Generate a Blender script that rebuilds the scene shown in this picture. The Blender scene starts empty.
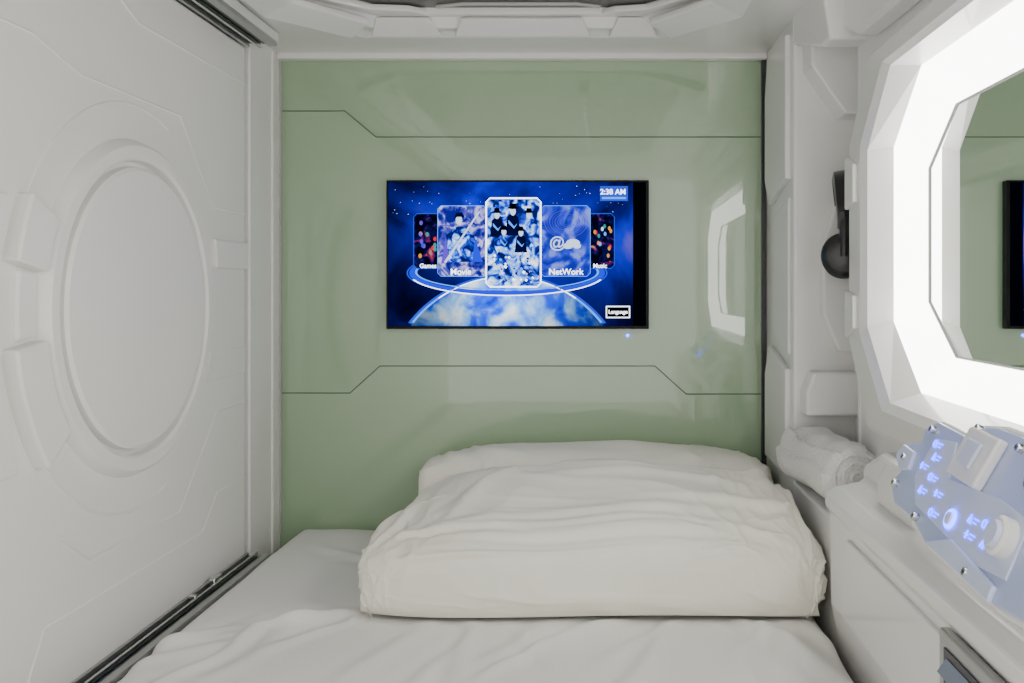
import bpy, bmesh, math, random
from mathutils import Vector, noise
random.seed(4)
CZ=.735
sc=bpy.context.scene
def V(x,y,z): return Vector((x,y,z+CZ))

# ---------------- materials ----------------
def mat(name,col,rough=.5,metal=0,emit=None,es=0,bump=0,bscale=50,coat=0,var=0,crough=.04,spec=.5,cior=1.5):
    m=bpy.data.materials.new(name); m.use_nodes=True
    nt=m.node_tree; b=nt.nodes['Principled BSDF']
    b.inputs['Base Color'].default_value=(*col,1); b.inputs['Roughness'].default_value=rough
    b.inputs['Metallic'].default_value=metal
    b.inputs['Specular IOR Level'].default_value=spec
    b.inputs['Coat Weight'].default_value=coat
    b.inputs['Coat IOR'].default_value=cior
    b.inputs['Coat Roughness'].default_value=crough
    if emit: 
        b.inputs['Emission Color'].default_value=(*emit,1); b.inputs['Emission Strength'].default_value=es
    tc=nt.nodes.new('ShaderNodeTexCoord')
    if bump:
        n=nt.nodes.new('ShaderNodeTexNoise'); n.inputs['Scale'].default_value=bscale; n.inputs['Detail'].default_value=4
        bp=nt.nodes.new('ShaderNodeBump'); bp.inputs['Strength'].default_value=bump; bp.inputs['Distance'].default_value=.004
        nt.links.new(tc.outputs['Object'],n.inputs['Vector']); nt.links.new(n.outputs['Fac'],bp.inputs['Height'])
        nt.links.new(bp.outputs['Normal'],b.inputs['Normal'])
    if var:
        n2=nt.nodes.new('ShaderNodeTexNoise'); n2.inputs['Scale'].default_value=3
        r=nt.nodes.new('ShaderNodeValToRGB')
        r.color_ramp.elements[0].color=(*[c*(1-var) for c in col],1); r.color_ramp.elements[0].position=.3
        r.color_ramp.elements[1].color=(*[min(1,c*(1+var*.5)) for c in col],1); r.color_ramp.elements[1].position=.7
        nt.links.new(tc.outputs['Object'],n2.inputs['Vector']); nt.links.new(n2.outputs['Fac'],r.inputs['Fac']); nt.links.new(r.outputs['Color'],b.inputs['Base Color'])
    return m
def noisemat(name,stops,scale,strength,detail=4,dist=0,center=None,rad=.3,low=0,aspect=1):
    m=bpy.data.materials.new(name); m.use_nodes=True; nt=m.node_tree; nt.nodes.clear()
    o=nt.nodes.new('ShaderNodeOutputMaterial'); e=nt.nodes.new('ShaderNodeEmission'); e.inputs['Strength'].default_value=strength
    tc=nt.nodes.new('ShaderNodeTexCoord')
    n=nt.nodes.new('ShaderNodeTexNoise'); n.inputs['Detail'].default_value=detail; n.inputs['Distortion'].default_value=dist
    n.inputs['Scale'].default_value=scale
    r=nt.nodes.new('ShaderNodeValToRGB'); cr=r.color_ramp
    cr.elements[0].position=stops[0][0]; cr.elements[0].color=(*stops[0][1],1)
    cr.elements[1].position=stops[-1][0]; cr.elements[1].color=(*stops[-1][1],1)
    for p,c in stops[1:-1]:
        el=cr.elements.new(p); el.color=(*c,1)
    nt.links.new(tc.outputs['Object'],n.inputs['Vector']); nt.links.new(n.outputs['Fac'],r.inputs['Fac']); nt.links.new(r.outputs['Color'],e.inputs['Color']); nt.links.new(e.outputs[0],o.inputs['Surface'])
    if center is not None:
        sb=nt.nodes.new('ShaderNodeVectorMath'); sb.operation='SUBTRACT'; sb.inputs[1].default_value=center
        ml=nt.nodes.new('ShaderNodeVectorMath'); ml.operation='MULTIPLY'; ml.inputs[1].default_value=(1,1,aspect)
        ln=nt.nodes.new('ShaderNodeVectorMath'); ln.operation='LENGTH'
        mr=nt.nodes.new('ShaderNodeMapRange'); mr.inputs['From Min'].default_value=0; mr.inputs['From Max'].default_value=rad
        mr.inputs['To Min'].default_value=strength; mr.inputs['To Max'].default_value=low; mr.interpolation_type='SMOOTHSTEP'
        nt.links.new(tc.outputs['Object'],sb.inputs[0]); nt.links.new(sb.outputs[0],ml.inputs[0]); nt.links.new(ml.outputs[0],ln.inputs[0]); nt.links.new(ln.outputs['Value'],mr.inputs['Value']); nt.links.new(mr.outputs[0],e.inputs['Strength'])
    return m
M_white=mat('white_plastic',(.81,.80,.775),.33,bump=.03,bscale=30,coat=.35,var=.02)
M_door=mat('door_plastic',(.87,.855,.82),.42,bump=.04,bscale=20,var=.02)
M_line=mat('seam_grey',(.45,.45,.43),.6,var=.05)
M_green=mat('green_glass_panel',(.325,.455,.285),.3,coat=1.0,var=.03,crough=.02,cior=1.62)
M_gline=mat('green_seam',(.10,.14,.10),.5,var=.05)
M_metal=mat('rail_aluminium',(.42,.42,.42),.3,.8,var=.08)
M_dark=mat('rail_dark',(.03,.03,.035),.35,var=.2)
M_grey=mat('ceiling_grey',(.10,.095,.09),.3,.2,var=.15)
M_sheet=mat('sheet_cotton',(.86,.85,.81),.85,bump=.10,bscale=120,var=.02)
M_pillow=mat('pillow_cotton',(.92,.895,.79),.8,bump=.06,bscale=110,var=.02)
M_towel=mat('towel_terry',(.84,.83,.80),.95,bump=1.2,bscale=260,var=.03)
M_black=mat('black_plastic',(.010,.010,.012),.3,var=.2)
M_bezel=mat('tv_bezel',(.002,.002,.003),.4,var=.2,spec=.15)
M_leather=mat('ear_pad',(.015,.015,.017),.6,bump=.4,bscale=80,var=.2)
M_mirror=mat('mirror_glass',(.9,.93,.92),.01,1.0)
M_glow=mat('led_diffuser',(.9,.9,.9),.5,emit=(1,.98,.95),es=10)
M_ceil_led=mat('ceiling_led',(.9,.9,.9),.5,emit=(1,.97,.93),es=1)
M_panel=mat('panel_led_tint',(.46,.53,.80),.3,.05,coat=.3,var=.04)  # white panel; blue cast of its LEDs painted into the base colour
M_panel2=mat('panel_pale_led_tint',(.60,.66,.87),.35,.0,var=.03)  # paler inlays, LED blue light mixed into the colour here too
M_blue=mat('blue_led',(.02,.05,.9),.4,emit=(.02,.07,1),es=12)
M_bluesoft=mat('blue_icon',(.02,.05,.9),.4,emit=(.015,.06,1),es=8)
M_floor=mat('floor_base',(.5,.5,.5),.6,var=.05)
M_hook=mat('chrome',(.6,.6,.6),.2,1,var=.05)

# ---------------- helpers ----------------
def root(name,loc=(0,0,0)):
    e=bpy.data.objects.new(name,None); sc.collection.objects.link(e); e.location=loc; e.empty_display_size=.05
    return e
def link(ob,parent):
    sc.collection.objects.link(ob)
    if parent is not None: ob.parent=parent
def mk(name,verts,faces,m,parent=None,smooth=False,bevel=0,seg=2,recalc=True):
    me=bpy.data.meshes.new(name); me.from_pydata([tuple(v) for v in verts],[],faces); 
    bm=bmesh.new(); bm.from_mesh(me)
    if recalc: bmesh.ops.recalc_face_normals(bm,faces=bm.faces)
    bm.to_mesh(me); bm.free()
    me.materials.append(m)
    for p in me.polygons: p.use_smooth=smooth
    ob=bpy.data.objects.new(name,me); link(ob,parent)
    if bevel:
        b=ob.modifiers.new('b','BEVEL'); b.width=bevel; b.segments=seg; b.limit_method='ANGLE'; b.angle_limit=math.radians(25)
    return ob
def prism(name,pts,off,m,parent=None,bevel=.003):
    n=len(pts); off=Vector(off); vs=[Vector(p) for p in pts]+[Vector(p)+off for p in pts]
    f=[list(range(n)),list(range(n,2*n))[::-1]]+[[i,(i+1)%n,n+(i+1)%n,n+i] for i in range(n)]
    return mk(name,vs,f,m,parent,bevel=bevel)
def box(name,x0,x1,y0,y1,z0,z1,m,parent=None,bevel=.003):
    return prism(name,[V(x0,y0,z0),V(x1,y0,z0),V(x1,y1,z0),V(x0,y1,z0)],(0,0,z1-z0),m,parent,bevel)
def tube(name,pts,r,m,parent=None,cyc=False,smooth=False):
    cu=bpy.data.curves.new(name,'CURVE'); cu.dimensions='3D'; cu.bevel_depth=r; cu.bevel_resolution=3; cu.use_fill_caps=True
    s=cu.splines.new('NURBS' if smooth else 'POLY'); s.points.add(len(pts)-1)
    for i,p in enumerate(pts): s.points[i].co=(*p,1)
    if smooth: s.order_u=3; s.use_endpoint_u=True
    s.use_cyclic_u=cyc; cu.materials.append(m)
    ob=bpy.data.objects.new(name,cu); link(ob,parent); return ob
def lathe(name,prof,origin,axis,up,m,parent=None,n=64,smooth=True):
    axis=Vector(axis).normalized(); up=Vector(up).normalized(); s=axis.cross(up)
    vs=[];fs=[]
    for r,h in prof:
        for i in range(n):
            a=2*math.pi*i/n
            vs.append(Vector(origin)+axis*h+(up*math.sin(a)+s*math.cos(a))*r)
    k=len(prof)
    for j in range(k-1):
        for i in range(n):
            fs.append([j*n+i,j*n+(i+1)%n,(j+1)*n+(i+1)%n,(j+1)*n+i])
    fs.append([i for i in range(n)]); 
    if prof[-1][0]>1e-6: fs.append([(k-1)*n+i for i in range(n)])
    ob=mk(name,vs,fs,m,parent,smooth=smooth)
    if smooth:
        e=ob.modifiers.new('e','EDGE_SPLIT'); e.split_angle=math.radians(28)
    return ob
def grid_faces(nx,ny): return [[j*(nx+1)+i,j*(nx+1)+i+1,(j+1)*(nx+1)+i+1,(j+1)*(nx+1)+i] for j in range(ny) for i in range(nx)]
def segfold(p,f):
    x0,y0,x1,y1,w,h=f
    dx,dy=x1-x0,y1-y0; L2=dx*dx+dy*dy; t=((p[0]-x0)*dx+(p[1]-y0)*dy)/L2
    if t<0 or t>1: return 0
    qx,qy=x0+dx*t,y0+dy*t; r2=((p[0]-qx)**2+(p[1]-qy)**2)/(w*w)
    if r2>9: return 0
    sd=((p[0]-qx)*dy-(p[1]-qy)*dx)/math.sqrt(L2)/w
    return h*(math.exp(-r2)-.55*math.exp(-(sd-1.3)**2))*math.sin(math.pi*t)**.8

# ---------------- soft bedding form ----------------
def soft(name,a,b,H,z0,nx,ny,shape,folds,cx,cy,z_base,mat_,parent,pu=.30,pv=.42,fine=.0035,seed=0,ymax=9,mx=112,px=.66,py=.74):
    vs=[];mxt=math.radians(mx)
    def S(t,p): s=math.sin(t); return math.copysign(abs(s)**p,s)
    for j in range(ny+1):
        for i in range(nx+1):
            su=i/nx*2-1; sv=j/ny*2-1
            tu=su*mxt; tw=sv*mxt
            x=a*S(tu,px); y=b*S(tw,py)
            k=(abs(S(tu,1))*abs(S(tw,1)))**5; x*=1-.05*k; y*=1-.09*k
            cu=math.cos(tu); cv=math.cos(tw)
            neg=max(0,-cu,-cv)
            if neg>0: z=z0*(1-neg/(-math.cos(mxt)))
            else: z=z0+(H-z0)*(cu**pu)*(cv**pv)
            vs.append(Vector(shape(x,y,max(0.,z),x/a,y/b)))
    W=nx+1
    def nrm_(i,j):
        p=vs[j*W+min(nx,i+2)]-vs[j*W+max(0,i-2)]; q=vs[min(ny,j+2)*W+i]-vs[max(0,j-2)*W+i]
        n=p.cross(q); return n.normalized() if n.length>1e-9 else Vector((0,0,1))
    out=[]
    for j in range(ny+1):
        for i in range(nx+1):
            p=vs[j*W+i]; su=i/nx*2-1; sv=j/ny*2-1
            q=(su+.07*noise.noise(Vector((su*3,sv*3,seed+5))),sv+.09*noise.noise(Vector((su*3,sv*3,seed+9))))
            d=0
            for f in folds: d+=segfold(q,f)
            X=su*a*2.4;Y=sv*b*2.8
            wv=Vector((noise.noise(Vector((X*4,Y*4,seed+1))),noise.noise(Vector((X*4,Y*4,seed+2))),0))*.12
            n1=noise.noise(Vector((X*5+Y*5+wv.x*12,Y*2.2-X*1.2+wv.y*6,seed)))
            n2=noise.noise(Vector((X*4-Y*9+wv.x*14,X*9+Y*7+wv.y*14,seed+20)))
            d+=fine*1.5*((1-abs(n1)*2.2)**3 if abs(n1)<.45 else 0)+fine*.7*((1-abs(n2)*2.5)**2 if abs(n2)<.4 else 0)
            d+=.009*noise.noise(Vector((X*3,Y*3,seed+40)))
            e=1 if p.z>.03 else p.z/.03
            o=p+nrm_(i,j)*d*e
            out.append(V(o.x+cx,min(o.y+cy,ymax),z_base+max(0,o.z)))
    return mk(name,out,grid_faces(nx,ny),mat_,parent,smooth=True)

# ---------------- shell ----------------
box('floor',-.95,.7,-.3,2.4,-.785,-.735,M_floor)
wb=root('wall_back')
box('glass_panel',-.86,.55,2.30,2.34,-.735,.69,M_green,wb,0)
k=.002473
def bwp(x,y): return V((x-600)*k,2.2995,(290-y)*k)
tube('seam_1',[bwp(*p) for p in[(281,111),(345,111),(376,137),(652,137),(680,137),(764,137)]],.0014,M_gline,wb)
tube('seam_2',[bwp(*p) for p in[(281,393),(350,393),(380,366),(655,366),(686,394),(764,394)]],.0014,M_gline,wb)
box('edge_strip',.398,.409,2.285,2.30,-.60,.58,M_dark,wb,0)
box('edge_strip_l',-.793,-.786,2.288,2.30,-.60,.58,M_line,wb,0)

# left wall + sliding door
wl=root('wall_left')
box('wall_shell',-.90,-.86,-.3,2.34,-.735,.69,M_white,wl,0)
box('post',-.86,-.79,2.10,2.30,-.735,.60,M_white,wl,.004)
box('post_rib',-.795,-.786,2.235,2.262,-.735,.575,M_white,wl,.003)
sd=root('sliding_door')
X0=-.795
box('door_slab',-.845,X0,-.28,2.085,-.60,.545,M_door,sd,.006)
def dp(d,z,h=0): return V(X0+h,d,z)
cy,cz=1.593,-.03
lathe('round_hatch',[(0,.018),(.232,.018),(.238,.014),(.240,.0005),(.247,.0005),(.250,.014),(.255,.018),(.274,.018),(.279,.014),(.286,.0),(.287,-.004)][::-1],V(X0,cy,cz),(1,0,0),(0,0,1),M_door,sd,n=128)
def sector(name,r0,r1,a0,a1,h,parent,n=14,bv=.004):
    pts=[]
    for i in range(n+1):
        a=math.radians(a0+(a1-a0)*i/n); pts.append(dp(cy+r0*math.cos(a),cz+r0*math.sin(a)))
    for i in range(n+1):
        a=math.radians(a1-(a1-a0)*i/n); pts.append(dp(cy+r1*math.cos(a),cz+r1*math.sin(a)))
    prism(name,[p-Vector((.004,0,0)) for p in pts],(h+.004,0,0),M_door,parent,bv)
sector('ring_block_1',.290,.362,153,169,.022,sd)
sector('ring_block_2',.292,.335,170,187,.007,sd)
sector('ring_block_3',.290,.362,188,218,.022,sd)
for nm,a0,a1 in(('ring_outer_1',70,152),('ring_outer_2',219,290)):
    tube(nm,[dp(cy+.345*math.cos(math.radians(a0+(a1-a0)*i/30)),cz+.345*math.sin(math.radians(a0+(a1-a0)*i/30))) for i in range(31)],.0025,M_door,sd)
prism('side_plate',[dp(.5,.13,-.004),dp(1.235,.13,-.004),dp(1.222,.04,-.004),dp(1.18,.03,-.004),dp(1.18,-.075,-.004),dp(1.215,-.085,-.004),dp(1.255,-.25,-.004),dp(.5,-.27,-.004)],(.016,0,0),M_door,sd,.004)
prism('arm_plate',[dp(1.90,.105,-.004),dp(2.08,.105,-.004),dp(2.08,.045,-.004),dp(1.91,.045,-.004)],(.014,0,0),M_door,sd,.004)
prism('arm_plate_2',[dp(1.90,-.125,-.004),dp(2.08,-.125,-.004),dp(2.08,-.185,-.004),dp(1.875,-.185,-.004)],(.006,0,0),M_door,sd,.002)
for i,pl in enumerate([[(.3,-.55),(1.29,-.55),(1.33,-.485),(1.86,-.485),(1.93,-.42),(2.08,-.42)],
      [(.3,.36),(1.30,.36),(1.42,.33),(1.76,.33),(1.91,.17),(2.08,.17)],
      [(1.36,-.36),(1.45,-.42),(1.76,-.42),(1.93,-.25),(2.08,-.25)],
      [(.3,.50),(1.5,.50),(1.6,.46),(2.08,.46)]]):
    tube('seam_%d'%i,[dp(a,b) for a,b in pl],.0022,M_door,sd)

# rails
def rail(name,z0,s,q):
    r=root(name)
    f=lambda x:-.795+(x+.795)*q
    box('rail_bed',f(-.80),f(-.722),-.28,2.09,z0-.02 if s>0 else z0,z0 if s>0 else z0+.02,M_metal if s>0 else M_white,r,.001)
    for i,(a,b,m,h) in enumerate([(-.792,-.785,M_metal,.012),(-.783,-.766,M_dark,.004),(-.765,-.759,M_hook,.014),(-.757,-.744,M_dark,.004),(-.742,-.724,M_metal,.010)]):
        if s>0: box('rail_%d'%i,f(a),f(b),-.28,2.085,z0,z0+h,m,r,.001)
        else: box('rail_%d'%i,f(a),f(b),-.28,2.085,z0-h,z0,m,r,.001)
    return r
rb=rail('trim_1',-.600,1,.8)
box('roller_1',-.784,-.770,1.86,1.90,-.597,-.578,M_hook,rb,.003)
box('roller_2',-.784,-.770,1.77,1.78,-.597,-.582,M_hook,rb,.002)
rt=rail('trim_2',.556,-1,1)

# ceiling
ce=root('ceiling')
def ringface(name,o,i,m,parent,smooth=False,bevel=0):
    n=len(o); vs=list(o)+list(i)
    return mk(name,vs,[[a,(a+1)%n,n+(a+1)%n,n+a] for a in range(n)],m,parent,smooth,bevel,recalc=False)
def octz(x0,x1,y0,y1,cx,cyy,z): 
    return [V(x0+cx,y0,z),V(x1-cx,y0,z),V(x1,y0+cyy,z),V(x1,y1-cyy,z),V(x1-cx,y1,z),V(x0+cx,y1,z),V(x0,y1-cyy,z),V(x0,y0+cyy,z)]
L=[octz(-.70,.30,.1,2.14,.16,.16,.58),octz(-.68,.28,.12,2.12,.155,.155,.590),octz(-.66,.26,.14,2.10,.15,.15,.592),octz(-.64,.24,.2,2.085,.15,.15,.612),octz(-.63,.23,.23,2.07,.15,.15,.614),octz(-.62,.22,.26,2.068,.15,.15,.630)]
vs=[p for r in L for p in r]; fs=[]
for j in range(len(L)-1):
    for a in range(8): fs.append([j*8+a,j*8+(a+1)%8,(j+1)*8+(a+1)%8,(j+1)*8+a])
ext=[V(-.86,-.3,.58),V(.62,-.3,.58),V(.62,2.3,.58),V(-.86,2.3,.58)]
b=len(vs); vs+=ext
fs+=[[b,b+1,1,0],[b+1,2,1],[b+1,b+2,3,2],[b+2,4,3],[b+2,b+3,5,4],[b+3,6,5],[b+3,b,7,6],[b,0,7]]
mk('ceiling_moulding',vs,fs,M_white,ce,recalc=True)
box('recess_top',-.75,.35,.05,2.2,.628,.66,M_grey,ce,0)
box('ceiling_slab',-.9,.66,-.3,2.34,.69,.72,M_white,ce,0)
for i,(a,b_,c) in enumerate([(-.52,-.36,.02),(-.33,-.02,.03),(.02,.13,.02)]):
    prism('rim_block_%d'%i,[V(a,2.125,.583),V(b_,2.125,.583),V(b_-.02,2.08,.612),V(a+.02,2.08,.612)],(0,-.008,-.008),M_white,ce,.003)
prism('bracket_left',[V(-.66,1.75,.612),V(-.66,2.02,.612),V(-.53,2.09,.612),V(-.36,2.09,.612),V(-.42,2.04,.612),V(-.50,2.03,.612),V(-.58,1.96,.612),V(-.58,1.75,.612)],(0,0,.014),M_white,ce,.004)
prism('bracket_right',[V(.26,1.75,.612),V(.26,2.02,.612),V(.13,2.09,.612),V(-.02,2.09,.612),V(.03,2.045,.612),V(.10,2.03,.612),V(.17,1.96,.612),V(.17,1.75,.612)],(0,0,.014),M_white,ce,.004)
tube('recess_bead',[V(-.36,2.05,.625),V(-.30,2.03,.625),V(-.05,2.03,.625),V(.0,2.05,.625)],.004,M_line,ce)
for s,xa in((-1,-.70),(1,.30)):
    prism('corner_block',[V(xa,1.6,.58),V(xa,1.93,.58),V(xa-s*.14,2.10,.58),V(xa-s*.19,2.05,.60),V(xa-s*.07,1.90,.60),V(xa-s*.07,1.6,.60)],(0,0,-.014),M_white,ce,.004)
box('cove_bead',-.79,.41,2.27,2.30,.565,.582,M_white,ce,.004)
cl=root('ceiling_light')
box('housing',-.065,-.035,.50,1.72,.612,.628,M_grey,cl,.002)
for i in range(10): box('led_%d'%i,-.056,-.044,.54+.115*i,.60+.115*i,.609,.613,M_ceil_led,cl,.001)

# ---------------- right wall ----------------
wr=root('wall_right')
prism('panel_back',[V(.41,1.97,-.735),V(.41,2.30,-.735),V(.41,2.30,.60),V(.41,1.97,.60)],(.15,0,0),M_white,wr,.006)
prism('plate_1',[V(.412,2.0,.55),V(.412,2.22,.55),V(.412,2.25,.46),V(.412,2.25,.26),V(.412,2.20,.20),V(.412,2.0,.24)],(-.014,0,0),M_white,wr,.004)
prism('plate_2',[V(.412,2.0,.20),V(.412,2.17,.17),V(.412,2.17,-.10),V(.412,2.0,-.14)],(-.008,0,0),M_white,wr,.004)
prism('plate_3',[V(.412,2.0,-.17),V(.412,2.20,-.13),V(.412,2.25,-.20),V(.412,2.25,-.40),V(.412,2.0,-.40)],(-.014,0,0),M_white,wr,.004)
box('recess_back',.54,.58,1.74,1.98,-.42,.60,M_white,wr,0)
box('ledge',.41,.56,1.50,1.975,-.735,-.405,M_white,wr,.005)
prism('recess_step_1',[V(.54,1.975,.58),V(.43,1.975,.58),V(.43,1.975,.46),V(.47,1.975,.40),V(.50,1.975,.36),V(.54,1.975,.36)],(0,-.08,0),M_white,wr,.005)
prism('recess_step_2',[V(.54,1.975,.20),V(.50,1.975,.20),V(.465,1.975,.10),V(.465,1.975,-.05),V(.50,1.975,-.13),V(.54,1.975,-.13)],(0,-.035,0),M_white,wr,.005)
prism('recess_step_3',[V(.54,1.975,-.17),V(.44,1.975,-.17),V(.425,1.975,-.21),V(.425,1.975,-.26),V(.54,1.975,-.26)],(0,-.06,0),M_white,wr,.006)
prism('recess_top_block',[V(.41,1.74,.60),V(.41,1.975,.60),V(.41,1.975,.52),V(.43,1.80,.47),V(.43,1.74,.47)],(.13,0,0),M_white,wr,.006)
def OX(X,y1,y0,z0,z1,c=.12,e=.12):
    return [V(X,y0+c,z0),V(X,y1-c,z0),V(X,y1,z0+e),V(X,y1,z1-e),V(X,y1-c,z1),V(X,y0+c,z1),V(X,y0,z1-e),V(X,y0,z0+e)]
o=OX(.50,1.765,.06,-.255,.425,.12,.14)
XW=.50; YF=1.79
Rv=[V(XW,-.3,-.45),V(XW,YF,-.45),V(XW,YF,.60),V(XW,-.3,.60)]
Rm=[V(XW,YF,o[2].z-CZ),V(XW,YF,o[3].z-CZ),V(XW,-.3,o[6].z-CZ),V(XW,-.3,o[7].z-CZ),V(XW,o[0].y,-.45),V(XW,o[1].y,-.45),V(XW,o[4].y,.60),V(XW,o[5].y,.60)]
vs=o+Rv+Rm
fs=[[16,17,1,0],[17,9,12,2,1],[12,13,3,2],[13,10,18,4,3],[18,19,5,4],[19,11,14,6,5],[14,15,7,6],[15,8,16,0,7]]
mk('wall_main',vs,fs,M_white,wr)
box('wall_end',.498,.62,1.782,1.80,-.735,.69,M_white,wr,.003)
box('wall_shell',.60,.63,-.3,2.34,-.735,.72,M_white,wr,0)
prism('upper_plate',[V(.502,.0,.58),V(.502,1.77,.58),V(.502,1.77,.50),V(.502,1.66,.455),V(.502,1.20,.44),V(.502,1.15,.46),V(.502,.0,.46)],(-.045,0,0),M_white,wr,.008)
prism('upper_plate_2',[V(.457,.2,.58),V(.457,1.60,.58),V(.457,1.54,.52),V(.457,.9,.50),V(.457,.2,.50)],(-.03,0,0),M_white,wr,.008)
prof=[(.41,-.735),(.407,-.60),(.392,-.53),(.39,-.375),(.382,-.365),(.382,-.345),(.40,-.332),(.44,-.325),(.475,-.29),(.51,-.29),(.51,-.735)]
prism('lower_console',[V(x,-.28,z) for x,z in prof],(0,1.86,0),M_white,wr,.004)
prism('lower_plate',[V(.392,.2,-.39),V(.392,1.45,-.39),V(.392,1.50,-.43),V(.392,1.50,-.52),V(.392,.2,-.52)],(-.008,0,0),M_white,wr,.003)
prism('shoulder',[V(.505,1.20,-.262),V(.505,1.50,-.262),V(.505,1.60,-.30),V(.505,1.60,-.34),V(.505,1.20,-.34)],(-.055,0,0),M_white,wr,.012)
prism('shoulder_2',[V(.455,1.26,-.25),V(.455,1.38,-.25),V(.455,1.43,-.285),V(.455,1.43,-.33),V(.455,1.26,-.33)],(-.03,0,0),M_white,wr,.008)

# ---------------- illuminated mirror ----------------
im=root('illuminated_mirror')
loops=[OX(.499,1.765,.06,-.255,.425,.12,.14),OX(.474,1.757,.07,-.245,.415,.12,.14),OX(.467,1.742,.08,-.235,.405,.12,.14),OX(.467,1.672,.13,-.200,.378,.13,.12),OX(.475,1.652,.15,-.185,.368,.13,.12),OX(.515,1.630,.17,-.165,.360,.14,.11)]
vs=[p for r in loops for p in r]; fs=[]
for j in range(len(loops)-1):
    for a in range(8): fs.append([j*8+a,j*8+(a+1)%8,(j+1)*8+(a+1)%8,(j+1)*8+a])
mk('mirror_frame',vs,fs,M_white,im,bevel=0)
mo=OX(.556,1.57,.23,-.105,.290,.12,.085)
ringface('led_ring',OX(.515,1.630,.17,-.165,.360,.14,.11),mo,M_glow,im)
mk('mirror_glass',[p+Vector((.001,0,0)) for p in mo],[list(range(8))],M_mirror,im)
tube('mirror_edge',mo,.002,M_line,im,cyc=True)
prism('frame_block_1',[V(.469,1.748,.25),V(.469,1.748,.15),V(.469,1.69,.16),V(.469,1.69,.23)],(-.010,0,0),M_white,im,.003)
prism('frame_block_2',[V(.469,1.748,.0),V(.469,1.748,-.09),V(.469,1.69,-.07),V(.469,1.69,-.01)],(-.010,0,0),M_white,im,.003)

# ---------------- control panel ----------------
cp=root('control_panel')
A=V(.366,0,-.300); B=V(.424,0,-.165)
Tt=(B-A); nrm=Vector((-(B.z-A.z),0,(B.x-A.x))).normalized()
def P(d,t,h=0): 
    p=A+Tt*t+nrm*h; return Vector((p.x,d,p.z))
out=[(1.00,1.16),(1.055,1.11),(1.075,1.0),(1.165,1.03),(1.195,.93),(1.19,.80),(1.225,.74),(1.245,.58),(1.215,.47),(1.235,.32),(1.195,.17),(1.12,.15),(1.06,.05),(.86,.0),(.70,.1),(.66,.4),(.66,1.12)]
prism('panel_body',[P(d,t,-.028) for d,t in out],nrm*.023,M_white,cp,.004)
ccx,cct=.95,.6
ins=[(ccx+(d-ccx)*.968,cct+(t-cct)*.925) for d,t in out]
prism('panel_face',[P(d,t,-.008) for d,t in ins],nrm*.011,M_panel,cp,.002)
prism('panel_inlay',[P(1.14,.86,.002),P(1.155,.5,.002),P(1.12,.30,.002),P(.93,.18,.002),(P(.86,.22,.002)),P(.86,.62,.002),P(.93,.66,.002),P(1.06,.62,.002),P(1.08,.90,.002)],nrm*.003,M_panel2,cp,.001)
prism('side_lobe',[P(1.225,.70,.002),P(1.235,.58,.002),P(1.205,.48,.002),P(1.175,.52,.002),P(1.18,.68,.002)],nrm*.006,M_panel2,cp,.002)
prism('lower_lobe',[P(1.05,.10,.002),P(.99,.24,.002),P(.87,.15,.002),P(.87,.04,.002)],nrm*.006,M_panel2,cp,.002)
def knob(name,d,t,r,h,m):
    lathe(name,[(r,0),(r,h*.8),(r*.85,h)],P(d,t,.003),nrm,(0,1,0),m,cp,n=32)
def torus(name,d,t,R_,r,m,parent=cp):
    c=P(d,t,.007); up=Tt.normalized(); s=Vector((0,1,0))
    tube(name,[c+up*R_*math.sin(a*math.pi/12)+s*R_*math.cos(a*math.pi/12) for a in range(24)],r,m,parent,cyc=True)
knob('main_button',1.012,.36,.0075,.007,M_white); torus('main_button_ring',1.012,.36,.0095,.0020,M_blue)
prism('switch_plate',[P(1.055,.66,.003),P(.975,.64,.003),P(.96,1.04,.003),P(1.04,1.06,.003)],nrm*.012,M_white,cp,.003)
prism('switch_rocker',[P(1.03,.76,.015),P(.995,.75,.015),P(.985,.96,.015),P(1.02,.97,.015)],nrm*.005,M_panel2,cp,.002)
knob('volume_knob',.885,.45,.020,.016,M_white); knob('volume_cap',.885,.45,.014,.020,M_panel2); knob('jack',.88,.88,.012,.006,M_dark); torus('jack_ring',.88,.88,.014,.002,M_hook)
for i,(d,t) in enumerate([(1.205,.60),(1.20,.36),(1.155,.92),(1.10,.22),(1.035,1.06),(.93,.11),(.93,1.03)]):
    knob('screw_%d'%i,d,t,.0048,.0075,M_hook); knob('screw_slot_%d'%i,d,t,.0022,.008,M_dark)
def glyph(i,d,t,kind):
    s=.0042; up=.031
    if kind==0: torus('icon_%d'%i,d,t,s,.0010,M_bluesoft)
    elif kind==1:
        tube('icon_%d'%i,[P(d+s,t-up,.006),P(d,t+up,.006),P(d-s,t-up,.006)],.0010,M_bluesoft,cp,cyc=True)
    else:
        tube('icon_%d'%i,[P(d+s,t,.006),P(d-s,t,.006)],.0010,M_bluesoft,cp); tube('icon_b%d'%i,[P(d,t-up,.006),P(d,t+up,.006)],.0010,M_bluesoft,cp)
    for j in range(2):
        tube('label_%d_%d'%(i,j),[P(d-.008,t+.015-.03*j,.0055),P(d-.020+.004*j,t+.015-.03*j,.0055)],.0009,M_bluesoft,cp)
for i,(d,t) in enumerate([(1.13,.82),(1.12,.72),(1.145,.61),(1.105,.56),(1.12,.43),(1.075,.47),(1.065,.32),(.97,.44),(.965,.33),(.935,.46),(.925,.34)]): glyph(i,d,t,i%3)
av=root('air_vent')
prism('vent_frame',[V(.387,.62,-.372),V(.387,1.03,-.372),V(.387,1.03,-.54),V(.387,.62,-.54)],(-.012,0,0),M_metal,av,.003)
prism('vent_recess',[V(.376,.64,-.388),V(.376,1.01,-.388),V(.376,1.01,-.525),V(.376,.64,-.525)],(-.003,0,0),M_dark,av,0)
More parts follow.
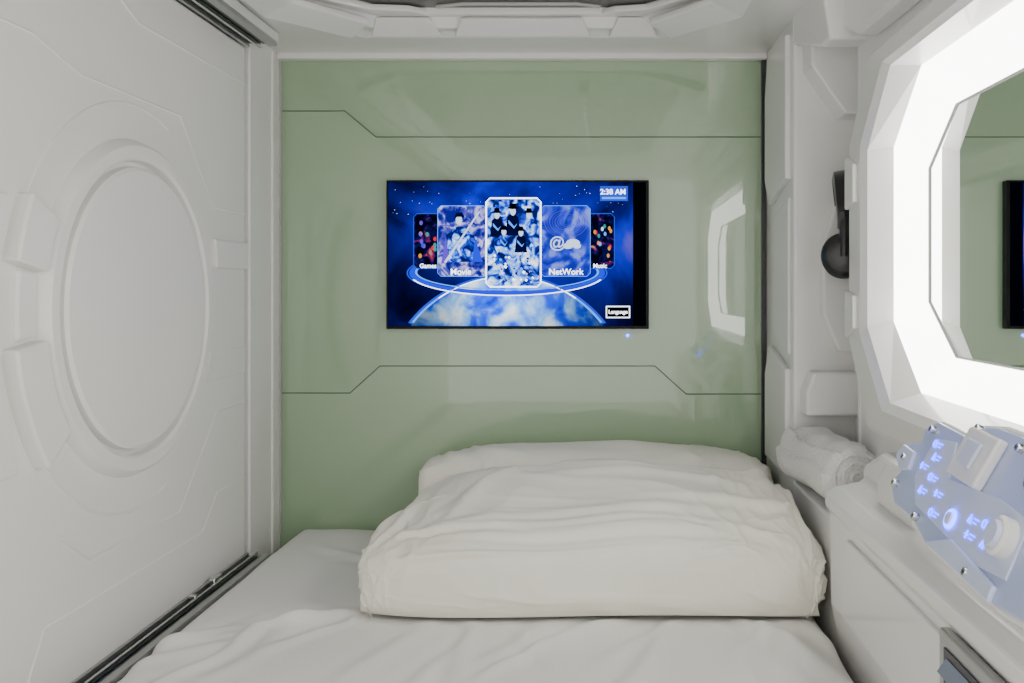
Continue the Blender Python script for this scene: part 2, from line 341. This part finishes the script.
for i in range(5):
    prism('vent_louver_%d'%i,[V(.374,.65,-.398-.025*i),V(.374,1.0,-.398-.025*i),V(.364,1.0,-.412-.025*i),V(.364,.65,-.412-.025*i)],(-.002,0,.002),M_metal,av,0)

# ---------------- headphones ----------------
hp=root('headphones')
hc=V(.493,1.88,.120)
du=Vector((.24,.971,0)); dw=Vector((.971,-.24,0))
def H(u,z,w=0): return hc+du*u+dw*w+Vector((0,0,z))
vs=[];fs=[];N=32
for i in range(N+1):
    a=-.25+(math.pi+.5)*i/N; wd=.014+.010*max(0,math.sin(a))
    for (rr,w) in((.082,-wd),(.082,wd),(.097,wd*.85),(.100,0),(.097,-wd*.85)):
        vs.append(H(rr*.82*math.cos(a),.022+rr*math.sin(a),w))
for i in range(N):
    for q in range(5): fs.append([i*5+q,i*5+(q+1)%5,(i+1)*5+(q+1)%5,(i+1)*5+q])
fs+= [[0,1,2,3,4],[N*5+q for q in range(5)]]
mk('headband',vs,fs,M_black,hp,smooth=False,bevel=.001)
for s in(-1,1):
    tube('yoke',[H(s*.072,.02),H(s*.078,-.02),H(s*.078,-.055)],.010,M_black,hp)
    ax=du*s
    lathe('ear_cup',[(.02,.020),(.034,.016),(.042,.006),(.042,-.004)],H(s*.064,-.052),ax,(0,0,1),M_black,hp,n=32)
    lathe('ear_cushion',[(.042,.0),(.045,-.008),(.040,-.022),(.024,-.022),(.018,-.008)],H(s*.062,-.052),ax,(0,0,1),M_leather,hp,n=32)
tube('hook',[V(.54,1.88,.213),V(.50,1.88,.196),V(.485,1.88,.196),V(.478,1.88,.208)],.005,M_white,hp,smooth=True)

# ---------------- towel ----------------
tw=root('rolled_towel')
vs=[];fs=[];n=96;m_=48
for j in range(m_+1):
    t=j/m_; y=1.68+.275*t
    for i in range(n):
        a=2*math.pi*i/n
        r=.058+.006*noise.noise(Vector((math.cos(a)*1.5,math.sin(a)*1.5,y*9)))
        for ph,st in((2.25,.011),(3.1,.008),(1.2,.006)):
            da=(a-ph-.5*noise.noise(Vector((y*6,ph,0))))%(2*math.pi); r+=st*(1-da/(2*math.pi))-st*.5
        r+=.0025*math.sin(y*70+2*math.cos(a))*max(0,math.sin(a))
        e=min(t,1-t)*m_
        if e<3: r*= 1-.14*((3-e)/3)**2
        vs.append(V(.468+r*math.cos(a)-.036*t,y,-.337+r*1.02*math.sin(a)))
for j in range(m_):
    for i in range(n): fs.append([j*n+i,j*n+(i+1)%n,(j+1)*n+(i+1)%n,(j+1)*n+i])
fs.append(list(range(n))); fs.append([m_*n+i for i in range(n)])
mk('towel_roll',vs,fs,M_towel,tw,smooth=True)
tube('towel_spiral',[V(.468+(.004+.0027*i*.5)*math.cos(i*.5),1.680,-.337+(.004+.0027*i*.5)*math.sin(i*.5)) for i in range(34)],.0045,M_towel,tw)

# ---------------- mattress ----------------
vs=[];nx,ny=200,300; xa,xb,ya,yb=-.737,.392,-.25,2.292
folds=[]
for i in range(24):
    x0=-.62+.95*random.random(); y0=1.66+.05*random.random(); ang=random.uniform(-.7,.5)+(-.5 if x0<-.3 else 0); l=random.uniform(.2,.55)
    folds.append((x0,y0,x0+l*math.sin(ang),y0-l*math.cos(ang),random.uniform(.012,.026),random.uniform(.005,.010)))
for i in range(8):
    x0=-.68+.25*random.random(); y0=random.uniform(1.7,2.2); folds.append((x0,y0,x0+.22,y0-.12+random.uniform(-.1,.1),.018,.004))
for j in range(ny+1):
    for i in range(nx+1):
        u=i/nx; v=(j/ny)**.75; x=xa+(xb-xa)*u; y=ya+(yb-ya)*v
        ed=min(x-xa,xb-x,(yb-y)); rr=.028
        z=-.583
        if ed<rr: z-= rr-math.sqrt(max(0,rr*rr-(rr-ed)**2))
        z+=.006*noise.noise(Vector((x*3,y*2.2,1)))+.003*noise.noise(Vector((x*9+y*4,y*5,4)))
        w_=(x+.03*noise.noise(Vector((x*5,y*5,8))),y+.03*noise.noise(Vector((x*5,y*5,9))))
        g=0
        for f in folds: g+=segfold(w_,f)
        if y>1.62 and x>-.43: # pressed flat under the bedding
            g*=max(0,1-(y-1.62)/.05); z=min(z,-.5835)
        vs.append(V(x,y,z+g))
ma=root('mattress')
mk('fitted_sheet',vs,grid_faces(nx,ny),M_sheet,ma,smooth=True)
box('mattress_core',xa+.003,xb-.003,ya+.003,yb-.003,-.735,-.635,M_sheet,ma,.01)

# ---------------- folded duvet & pillow ----------------
def shp_d(x,y,z,u,v):
    s=min(1,max(0,(v+1)/1.5)); s=s*s*(3-2*s)*.5+s*.5
    z*= .70+.30*s
    z*= (1-.20*max(0,-u)**2.6)*(1-.08*max(0,u)**3)
    x+= .080*max(0,(v+1)/2)*max(0,-u) - .035*max(0,(v+1)/2)*max(0,u)
    y+= .008*math.sin(u*3+.6)+ (.028*max(0,-u)**4 if v<0 else 0)
    z+=.016*noise.noise(Vector((u*1.9,v*1.4,3)))*min(1,z/.08)
    return (x,y,max(0,z))
rnd=random.Random(11)
fo=[]
for i in range(20):
    x=rnd.uniform(-.75,.7); y=rnd.uniform(-.15,.5); an=rnd.uniform(-2.7,-1.9); l=rnd.uniform(.3,.7)
    fo.append((x,y,x+l*math.cos(an)*.8,y+l*math.sin(an),rnd.uniform(.022,.055),rnd.uniform(.005,.010)))
for i in range(10):
    x=.58+.042*i; fo.append((x+rnd.uniform(-.03,.03),rnd.uniform(.0,.4),x+rnd.uniform(-.03,.06),rnd.uniform(-.9,-.5),rnd.uniform(.013,.022),rnd.uniform(.005,.009)))
for i in range(6):
    x=-.85+.05*i; fo.append((x,rnd.uniform(-.2,.3),x-.05,rnd.uniform(-.85,-.6),rnd.uniform(.02,.035),rnd.uniform(.004,.007)))
for i in range(7):
    x=rnd.uniform(-.6,.1); y=rnd.uniform(-.6,.1); fo.append((x,y,x+rnd.uniform(.4,.8),y+rnd.uniform(-.12,.12),rnd.uniform(.025,.045),rnd.uniform(.005,.008)))
fd=root('folded_duvet')
soft('duvet_body',.424,.206,.222,.070,320,230,shp_d,fo,-.022,1.824,-.5755,M_pillow,fd,pu=.34,pv=.50,fine=.0026,seed=3,mx=118,px=.60,py=.78)
fo2=[]
for i in range(12):
    x=rnd.uniform(-.9,.8); y=rnd.uniform(-.3,.2); an=rnd.uniform(-2.2,-.9); l=rnd.uniform(.3,.6)
    fo2.append((x,y,x+l*math.cos(an)*.5,y+l*math.sin(an),rnd.uniform(.02,.045),rnd.uniform(.003,.006)))
def shp_p(x,y,z,u,v):
    z*=.95-.06*max(0,-u)**3-.14*max(0,u)**4
    z+=.008*noise.noise(Vector((u*2.2,v*1.4,13)))*min(1,z/.08)
    return (x,y,max(0,z))
rp=root('pillow')
soft('pillow_body',.402,.108,.226,.05,200,90,shp_p,fo2,-.008,2.180,-.576,M_pillow,rp,pu=.13,pv=.5,fine=.0022,seed=7,ymax=2.296)

# ---------------- television ----------------
tv=root('television')
ty=2.272
def T(x,y,l=0): return V((x-600)*.002440,ty-l*.0004,(290-y)*.002440)
def tvpoly(name,pts,l,m): 
    return mk(name,[T(x,y,l) for x,y in pts],[list(range(len(pts)))],m,tv,recalc=False)
prism('tv_body',[T(386,180),T(649,180),T(649,329),T(386,329)],(0,.027,0),M_bezel,tv,.001)
M_scr=noisemat('screen_sky',[(.32,(.0,.0,.07)),(.45,(.0,.002,.35)),(.58,(.003,.015,1)),(.76,(.25,.2,1))],5,2.3,6,.6,center=T(530,225),rad=.38,low=.14,aspect=1.2)
M_scr2=noisemat('screen_planet',[(.36,(.0,.015,.6)),(.48,(.006,.08,1)),(.58,(.2,.5,1)),(.70,(.8,.9,1))],16,2.4,5,.4,center=T(507,280),rad=.27,low=.25)
def em(name,c,s): return noisemat(name,[(0,c),(1,c)],1,s)
E_w=em('e_white',(.88,.94,1),3.6); E_lb=em('e_lightblue',(.06,.28,1),2.2); E_db=em('e_darkblue',(.0,.001,.05),1); E_b=em('e_blue',(.0,.015,.8),1.8); E_k=em('e_black',(.0005,.001,.003),1)
E_skin=em('e_skin',(.65,.78,.95),1.7); E_red=em('e_red',(.8,.01,.03),1.4); E_pur=em('e_purple',(.12,.04,.7),1.5); E_or=em('e_orange',(.9,.35,.02),1.4); E_gr=em('e_teal',(.02,.4,.35),1.1)
E_dim=em('e_dimblue',(.01,.06,.8),1.4)
C_mid=noisemat('card_mid',[(.40,(.0,.003,.07)),(.49,(.004,.04,.6)),(.57,(.2,.45,1)),(.66,(.9,.95,1))],42,2.1,3,1)
C_l=noisemat('card_l',[(.38,(.005,.005,.22)),(.5,(.07,.07,.6)),(.62,(.6,.6,1))],26,1.4,3,2)
C_r=noisemat('card_r',[(.35,(.004,.012,.4)),(.5,(.02,.05,.8)),(.66,(.22,.3,1))],14,1.3,2,2)
C_o=noisemat('card_o',[(.45,(.0005,.0005,.012)),(.58,(.004,.004,.12)),(.66,(.4,.02,.12)),(.75,(.8,.5,.3))],40,.9,3,1)
tvpoly('screen',[(388,182),(633,182),(633,326),(388,326)],1,M_scr)
tvpoly('screen_right_dark',[(633,182),(646,182),(646,326),(633,326)],1,E_k)
for i in range(60):
    x=random.uniform(392,630);y=random.uniform(184,215);r=random.uniform(.2,.55)
    tvpoly('star_%d'%i,[(x-r,y),(x,y-r),(x+r,y),(x,y+r)],2.5,E_skin)
def arc(cx,cy_,R,a0,a1,n=40): return [(cx+R*math.cos(math.radians(a0+(a1-a0)*i/n)),cy_-R*math.sin(math.radians(a0+(a1-a0)*i/n))) for i in range(n+1)]
cap=[p for p in arc(507,396,120,37,143,90) if p[1]<326]
tvpoly('planet',[(cap[0][0],326)]+cap+[(cap[-1][0],326)],3,M_scr2)
def band(name,cx,cy_,rx,ry,w,l,m,a0=0,a1=360,n=60):
    vs=[];
    for i in range(n+1):
        a=math.radians(a0+(a1-a0)*i/n)
        vs.append(T(cx+(rx)*math.cos(a),cy_-(ry)*math.sin(a),l)); vs.append(T(cx+(rx+w)*math.cos(a),cy_-(ry+w*.55)*math.sin(a),l))
    mk(name,vs,[[2*i,2*i+1,2*i+3,2*i+2] for i in range(n)],m,tv,recalc=False)
band('planet_glow',507,396,119,119,5,2.8,E_dim,37,143); band('planet_rim',507,396,118.5,118.5,2.5,3.5,E_lb,38,142); band('planet_rim_hi',507,396,118.8,118.8,1.6,3.8,E_w,55,125)
band('orbit_3',507,273,90,18,8,3.8,E_b,150,390); band('orbit_1',507,272,90,17,2.0,4,E_lb,150,390); band('orbit_2',507,273,99,22,1.6,4,E_dim,145,395)
band('orbit_hi',507,274,96,21,1.8,4.2,E_w,195,345)
def card(name,x0,y0,x1,y1,l,m,border,bw=1.2):
    c=3
    def rr(a): return [(x0+c,y0-a),(x1-c,y0-a),(x1+a,y0+c),(x1+a,y1-c),(x1-c,y1+a),(x0+c,y1+a),(x0-a,y1-c),(x0-a,y0+c)]
    tvpoly(name+'_border',rr(bw),l,border); tvpoly(name,rr(0),l+.6,m)
card('card_outer_left',414,214,446,268,5,C_o,E_dim,.9); card('card_outer_right',584,214,614,268,5,C_o,E_dim,.9)
card('card_left',438,206,487,276,7,C_l,E_lb,.6); card('card_right',541,206,590,276,7,C_r,E_lb,.6)
card('card_centre',487,199,540,286,9,C_mid,E_w,1.6)
def ell(cx,cy_,rx,ry,n=18): return [(cx+rx*math.cos(2*math.pi*i/n),cy_+ry*math.sin(2*math.pi*i/n)) for i in range(n)]
for i,(x,y,s) in enumerate([(497,213,1),(529,213,1),(513,209,1.1),(504,230,.9),(521,231,.9)]):
    tvpoly('fig_body_%d'%i,[(x-7*s,y+24*s),(x-5*s,y+7*s),(x-2*s,y+5*s),(x+2*s,y+5*s),(x+5*s,y+7*s),(x+7*s,y+24*s)],10+i*.3,C_mid if i%2 else E_db)
    tvpoly('fig_arm_%d'%i,[(x-4*s,y+10*s),(x+1*s,y+16*s),(x+4*s,y+13*s),(x+1*s,y+18*s),(x-4*s,y+13*s)],10.1+i*.3,E_lb)
    tvpoly('fig_face_%d'%i,ell(x,y+2*s,2.6*s,4*s),10.2+i*.3,E_skin)
    tvpoly('fig_hat_%d'%i,ell(x,y-1*s,5*s,1.2*s),10.4+i*.3,E_k); tvpoly('fig_crown_%d'%i,[(x-3*s,y-1*s),(x-2.4*s,y-5*s),(x+2.4*s,y-5*s),(x+3*s,y-1*s)],10.5+i*.3,E_k)
for i in range(40):
    x=random.uniform(491,536);y=random.uniform(252,283);r=random.uniform(.8,1.9)
    tvpoly('petal_%d'%i,[(x-r,y),(x-.3*r,y-r),(x+r,y-.2*r),(x+.2*r,y+r)],12,random.choice([E_w,E_skin,E_lb,E_db,E_db]))
tvpoly('hero_head',ell(459,220,3.2,4.5),8.3,E_skin); tvpoly('hero_helm',[(454,219),(456,213),(462,212),(465,218),(462,217),(457,217)],8.4,E_db)
tvpoly('hero_torso',[(449,262),(446,236),(454,227),(465,227),(475,238),(472,262)],8.1,C_mid)
tvpoly('hero_cape',[(446,236),(441,264),(449,262)],8.2,E_pur); tvpoly('hero_cape_2',[(475,238),(483,262),(472,262)],8.2,E_b)
tvpoly('hero_blade',[(444,262),(446,263),(480,212),(479,211)],8.6,E_skin)
for i in range(8): band('swirl_%d'%i,566,222,3+2.6*i,2.2+1.9*i,.6,8.2,E_pur if i%2 else E_dim,20*i,300+20*i,30)
tvpoly('cloud',ell(573,243,7,4),8.4,E_skin); tvpoly('cloud_2',ell(568,246,5,3),8.5,E_skin); tvpoly('cloud_3',ell(577,246,4,2.6),8.6,E_skin)
for i in range(14):
    x=random.uniform(593,611);y=random.uniform(226,256);tvpoly('spark_%d'%i,ell(x,y,1.4,2.2,7),6,random.choice([E_red,E_or,E_skin,E_lb,E_gr]))
for i in range(12):
    x=random.uniform(417,436);y=random.uniform(222,256);tvpoly('sparkl_%d'%i,ell(x,y,1.8,2.4,7),6,random.choice([E_red,E_pur,E_b,E_gr,E_or]))
def txt(s,x,y,size,l,m,name):
    cu=bpy.data.curves.new(name,'FONT'); cu.body=s; cu.size=size*.00244; cu.align_x='CENTER'; cu.align_y='CENTER'; cu.offset=.0003
    cu.materials.append(m); ob=bpy.data.objects.new(name,cu); ob.location=T(x,y,l); ob.rotation_euler=(math.pi/2,0,0); link(ob,tv)
txt('Movie',461,272,8.5,14,E_w,'label_movie'); txt('NetWork',566,272,8.5,14,E_w,'label_network'); txt('Games',428,266,6,6.6,E_w,'label_games'); txt('Music',600,266,6,6.6,E_w,'label_music')
txt('@',557,243,15,14,E_skin,'at_sign'); 
tvpoly('time_box',[(600,186),(628,186),(628,201),(600,201)],5,E_dim)
txt('2:38 AM',613,192,7.5,6,E_w,'clock_label'); tvpoly('date_strip',[(602,197),(626,197),(626,199),(602,199)],6,E_lb)
tvpoly('lang_border',[(606,306),(630,306),(630,318),(606,318)],6,E_w); tvpoly('lang_box',[(607,307),(629,307),(629,317),(607,317)],7,E_k)
txt('Language',618,312,5.2,8,E_w,'language_label')
lathe('standby_led',[(.004,0),(.003,.003)],T(628,336)+Vector((0,.028,0)),(0,-1,0),(0,0,1),M_blue,tv,n=16)

# ---------------- world, camera ----------------
w=bpy.data.worlds.new('w'); sc.world=w; w.use_nodes=True
w.node_tree.nodes['Background'].inputs[0].default_value=(1,.98,.94,1); w.node_tree.nodes['Background'].inputs[1].default_value=2.4
cam=bpy.data.cameras.new('camera'); co_=bpy.data.objects.new('camera',cam); sc.collection.objects.link(co_)
co_.location=V(0,0,0); co_.rotation_euler=(math.pi/2,0,0)
cam.sensor_width=36; cam.lens=930/1024*36; cam.shift_x=-88/1024; cam.shift_y=-51.5/1024; cam.clip_start=.02
sc.camera=co_
